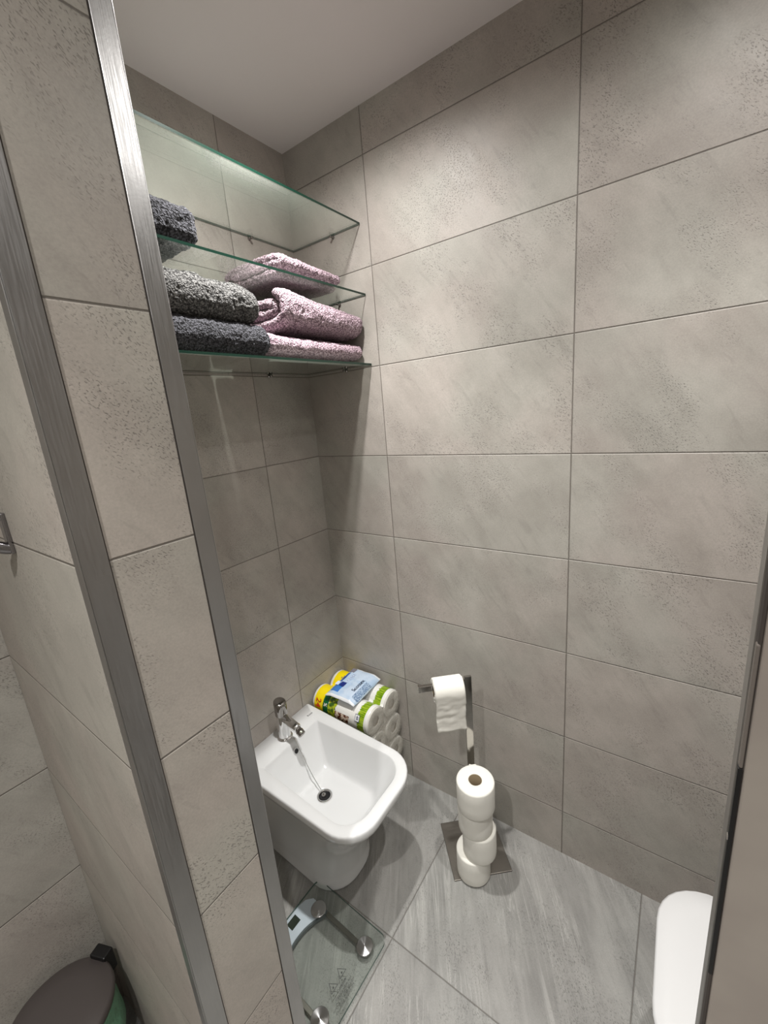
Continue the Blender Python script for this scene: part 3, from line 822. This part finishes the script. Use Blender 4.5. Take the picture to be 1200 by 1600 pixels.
# ------------------------------------------------------------------ glass bathroom scale
mt = NT('turned_steel'); tg = mt.n('ShaderNodeTangent', direction_type='RADIAL', axis='Z')
mt.P(Base_Color=srgb(190, 190, 190), Metallic=1., Roughness=.28, Anisotropic=.92, Anisotropic_Rotation=.25, Tangent=tg.outputs[0]); m_turned = mt.m
sc = empty('bathroom_scale', (.4175, -.6725, 0), math.radians(-1.8)); setp(sc, 'clear glass bathroom scale with chrome discs on the floor by the partition', 'bathroom scale')
b = bmesh.new()
ring0 = rrect(-.145, .145, .147, .022, .022, .0185, 0.); 
lo = [b.verts.new(p) for p in ring0]; hi = [b.verts.new(p+Vector((0, 0, .0065))) for p in ring0]; n = len(lo)
for i in range(n): b.faces.new((lo[i], lo[(i+1) % n], hi[(i+1) % n], hi[i])).material_index = 1
b.faces.new(lo[::-1]); b.faces.new(hi)
m_gedge2 = plain('scale_glass_edge', srgb(70, 96, 88), .15)
pane = link('glass_platform', b, [m_glass_scale, m_gedge2], sc)
for (dx, dy) in ((.1005, .0945), (-.080, .0835), (.0995, -.0865), (-.080, -.0885)):
    b = bmesh.new(); M = Matrix.Translation((dx, dy, 0))
    lathe(b, [(0, .0272), (.0215, .0272), (.0238, .0262), (.0243, .0250)], 40, M); d = link('chrome_disc', b, m_turned, sc, True)
    b = bmesh.new(); lathe(b, [(0, 0), (.015, 0), (.0165, .002), (.0165, .0180), (0, .0182)], 36, M); link('foot', b, m_chrome_dark, d, True)
for yy in (.0935, -.089):
    b = bmesh.new(); box(b, -.075, .082, yy-.006, yy+.006, .009, .0165, .001, 2); link('load_bar', b, m_steel2, sc)
# display pod at the left edge
ou = []
for i in range(25):
    y = -.098+.196*i/24; ou.append((-.086+.026*(y/.086)**2*(1 if abs(y) < .09 else 1-((abs(y)-.09)/.008)*.3), y))
m_pod = plain('pod_white', srgb(205, 210, 222), .3); m_podrim = plain('pod_rim', srgb(120, 126, 130), .3, .6)
def slab(pts_o, z0, z1, mat, name, parent):
    b = bmesh.new(); cap = pts_o+[(-.120, .098), (-.138, .080), (-.144, .055), (-.144, -.055), (-.138, -.080), (-.120, -.098)]
    A = [b.verts.new((x, y, z0)) for x, y in cap]; B = [b.verts.new((x, y, z1)) for x, y in cap]; n = len(cap)
    for i in range(n): b.faces.new((A[i], A[(i+1) % n], B[(i+1) % n], B[i]))
    b.faces.new(A[::-1]); b.faces.new(B); return link(name, b, mat, parent)
slab([(x+.005, y*1.01) for x, y in ou], .006, .0170, m_podrim, 'pod_rim', sc)
slab(ou, .008, .0180, m_pod, 'display_pod', sc)
b = bmesh.new(); box(b, -.136, -.110, .000, .034, .0176, .0183, .0002, 1); link('display_window', b, plain('lcd_glass', srgb(40, 48, 40), .15), sc)
# printed warning triangles and writing on the glass
m_print = plain('grey_print', srgb(64, 66, 64), .5)
def tri(cx, cy, s, rot, name):
    b = bmesh.new()
    for rr in (0,):
        P = [Vector((s*math.cos(rot+2*PI*k/3), s*math.sin(rot+2*PI*k/3), 0)) for k in range(3)]
        I = [p*.80 for p in P]
        A = [b.verts.new(p) for p in P]; B = [b.verts.new(p) for p in I]
        for k in range(3): b.faces.new((A[k], A[(k+1) % 3], B[(k+1) % 3], B[k]))
    bmesh.ops.create_circle(b, cap_ends=True, radius=s*.16, segments=10, matrix=Matrix.Translation((s*.1, 0, 0)))
    o = link(name, b, m_print, pane); o.location = (cx, cy, .0254); return o
tri(.083, .0125, .0155, PI+.04, 'warning_triangle')
tri(.0855, -.0235, .0155, PI+.04, 'warning_triangle')
for i, q in enumerate(['DANGER', 'Slippery when wet', 'Do not step on edge', 'Keep surface dry']):
    o = link('warning_text', text_mesh(q, .0082, .0001), m_print, pane)
    o.location = (.103+.0078*i, -.006-.002*i, .0254); o.rotation_euler = (0, 0, PI/2)

# ------------------------------------------------------------------ robe hook
hk = empty('robe_hook', (.320, YP0, 1.395)); setp(hk, 'small dark chrome robe hook on the partition wall at the left edge', 'hook')
b = bmesh.new(); box(b, -.011, .011, -.006, 0, -.034, .032, .002, 3); link('back_plate', b, m_hook, hk)
b = bmesh.new(); tube(b, spline([(0, -.003, -.026), (0, -.016, -.020), (0, -.034, -.004), (0, -.046, .010)], 8), [.0095]*9+[.009]*8+[.0085]*8, 16)
for v in b.verts: v.co.x *= 1.1
link('prong', b, m_hook, hk, True)
b = bmesh.new(); lathe(b, [(0, .0015), (.0028, .0012), (.0035, 0)], 20, Matrix.Translation((0, -.006, .022)) @ zto((0, -1, 0))); link('screw', b, m_chrome, hk, True)

# ------------------------------------------------------------------ waste bin
BX, BY, BR = .137, -1.150, .100
wb = empty('waste_bin', (BX, BY, 0)); setp(wb, 'round taupe pedal bin with a green liner on the floor at lower left', 'waste bin')
m_bin = plain('bin_taupe', srgb(74, 68, 66), .45, .0)
b = bmesh.new(); lathe(b, [(0, 0), (.088, 0), (.092, .004), (.093, .02), (.096, .262), (.096, .268), (.093, .268), (.089, .02), (0, .02)], 56); link('body', b, m_bin, wb, True)
b = bmesh.new(); lathe(b, [(.097, .274), (.101, .276), (.103, .283), (.1025, .291), (.097, .296), (.06, .2995), (0, .301)], 64); lid = link('lid', b, m_bin, wb, True)
m_bag = NT('green_liner'); _t = m_bag.n('ShaderNodeTexCoord').outputs['Object']
m_bag.P(Base_Color=srgb(110, 160, 130), Roughness=.3, Normal=m_bag.bump(m_bag.noise(_t, 60., 4., .6, 2.), .8, .006))
b = bmesh.new(); R = []
for k in range(10):
    z = .274-.012*k; row = []
    for i in range(72):
        a = 2*PI*i/72; rr = .0975+.006*k/9+noise.noise(Vector((math.cos(a)*4, math.sin(a)*4, k*.35)))*.004*(k/9)
        row.append(b.verts.new((rr*math.cos(a), rr*math.sin(a), z-.012*noise.noise(Vector((math.cos(a)*2, math.sin(a)*2, 7)))*(k/9))))
    R.append(row)
for A, B in zip(R, R[1:]):
    for i in range(72): b.faces.new((A[i], A[(i+1) % 72], B[(i+1) % 72], B[i]))
o = link('liner', b, m_bag.m, wb, True); s = o.modifiers.new('t', 'SOLIDIFY'); s.thickness = .0006
ha = math.atan2(.09, -.045)
b = bmesh.new(); box(b, .094, .120, -.022, .022, .245, .306, .003, 2); b.transform(Matrix.Rotation(math.radians(112), 4, 'Z')); link('hinge', b, m_black, wb)
b = bmesh.new(); box(b, .085, .125, -.018, .018, .008, .016, .003, 2); b.transform(Matrix.Rotation(math.radians(-68), 4, 'Z')); link('pedal', b, m_black, wb)
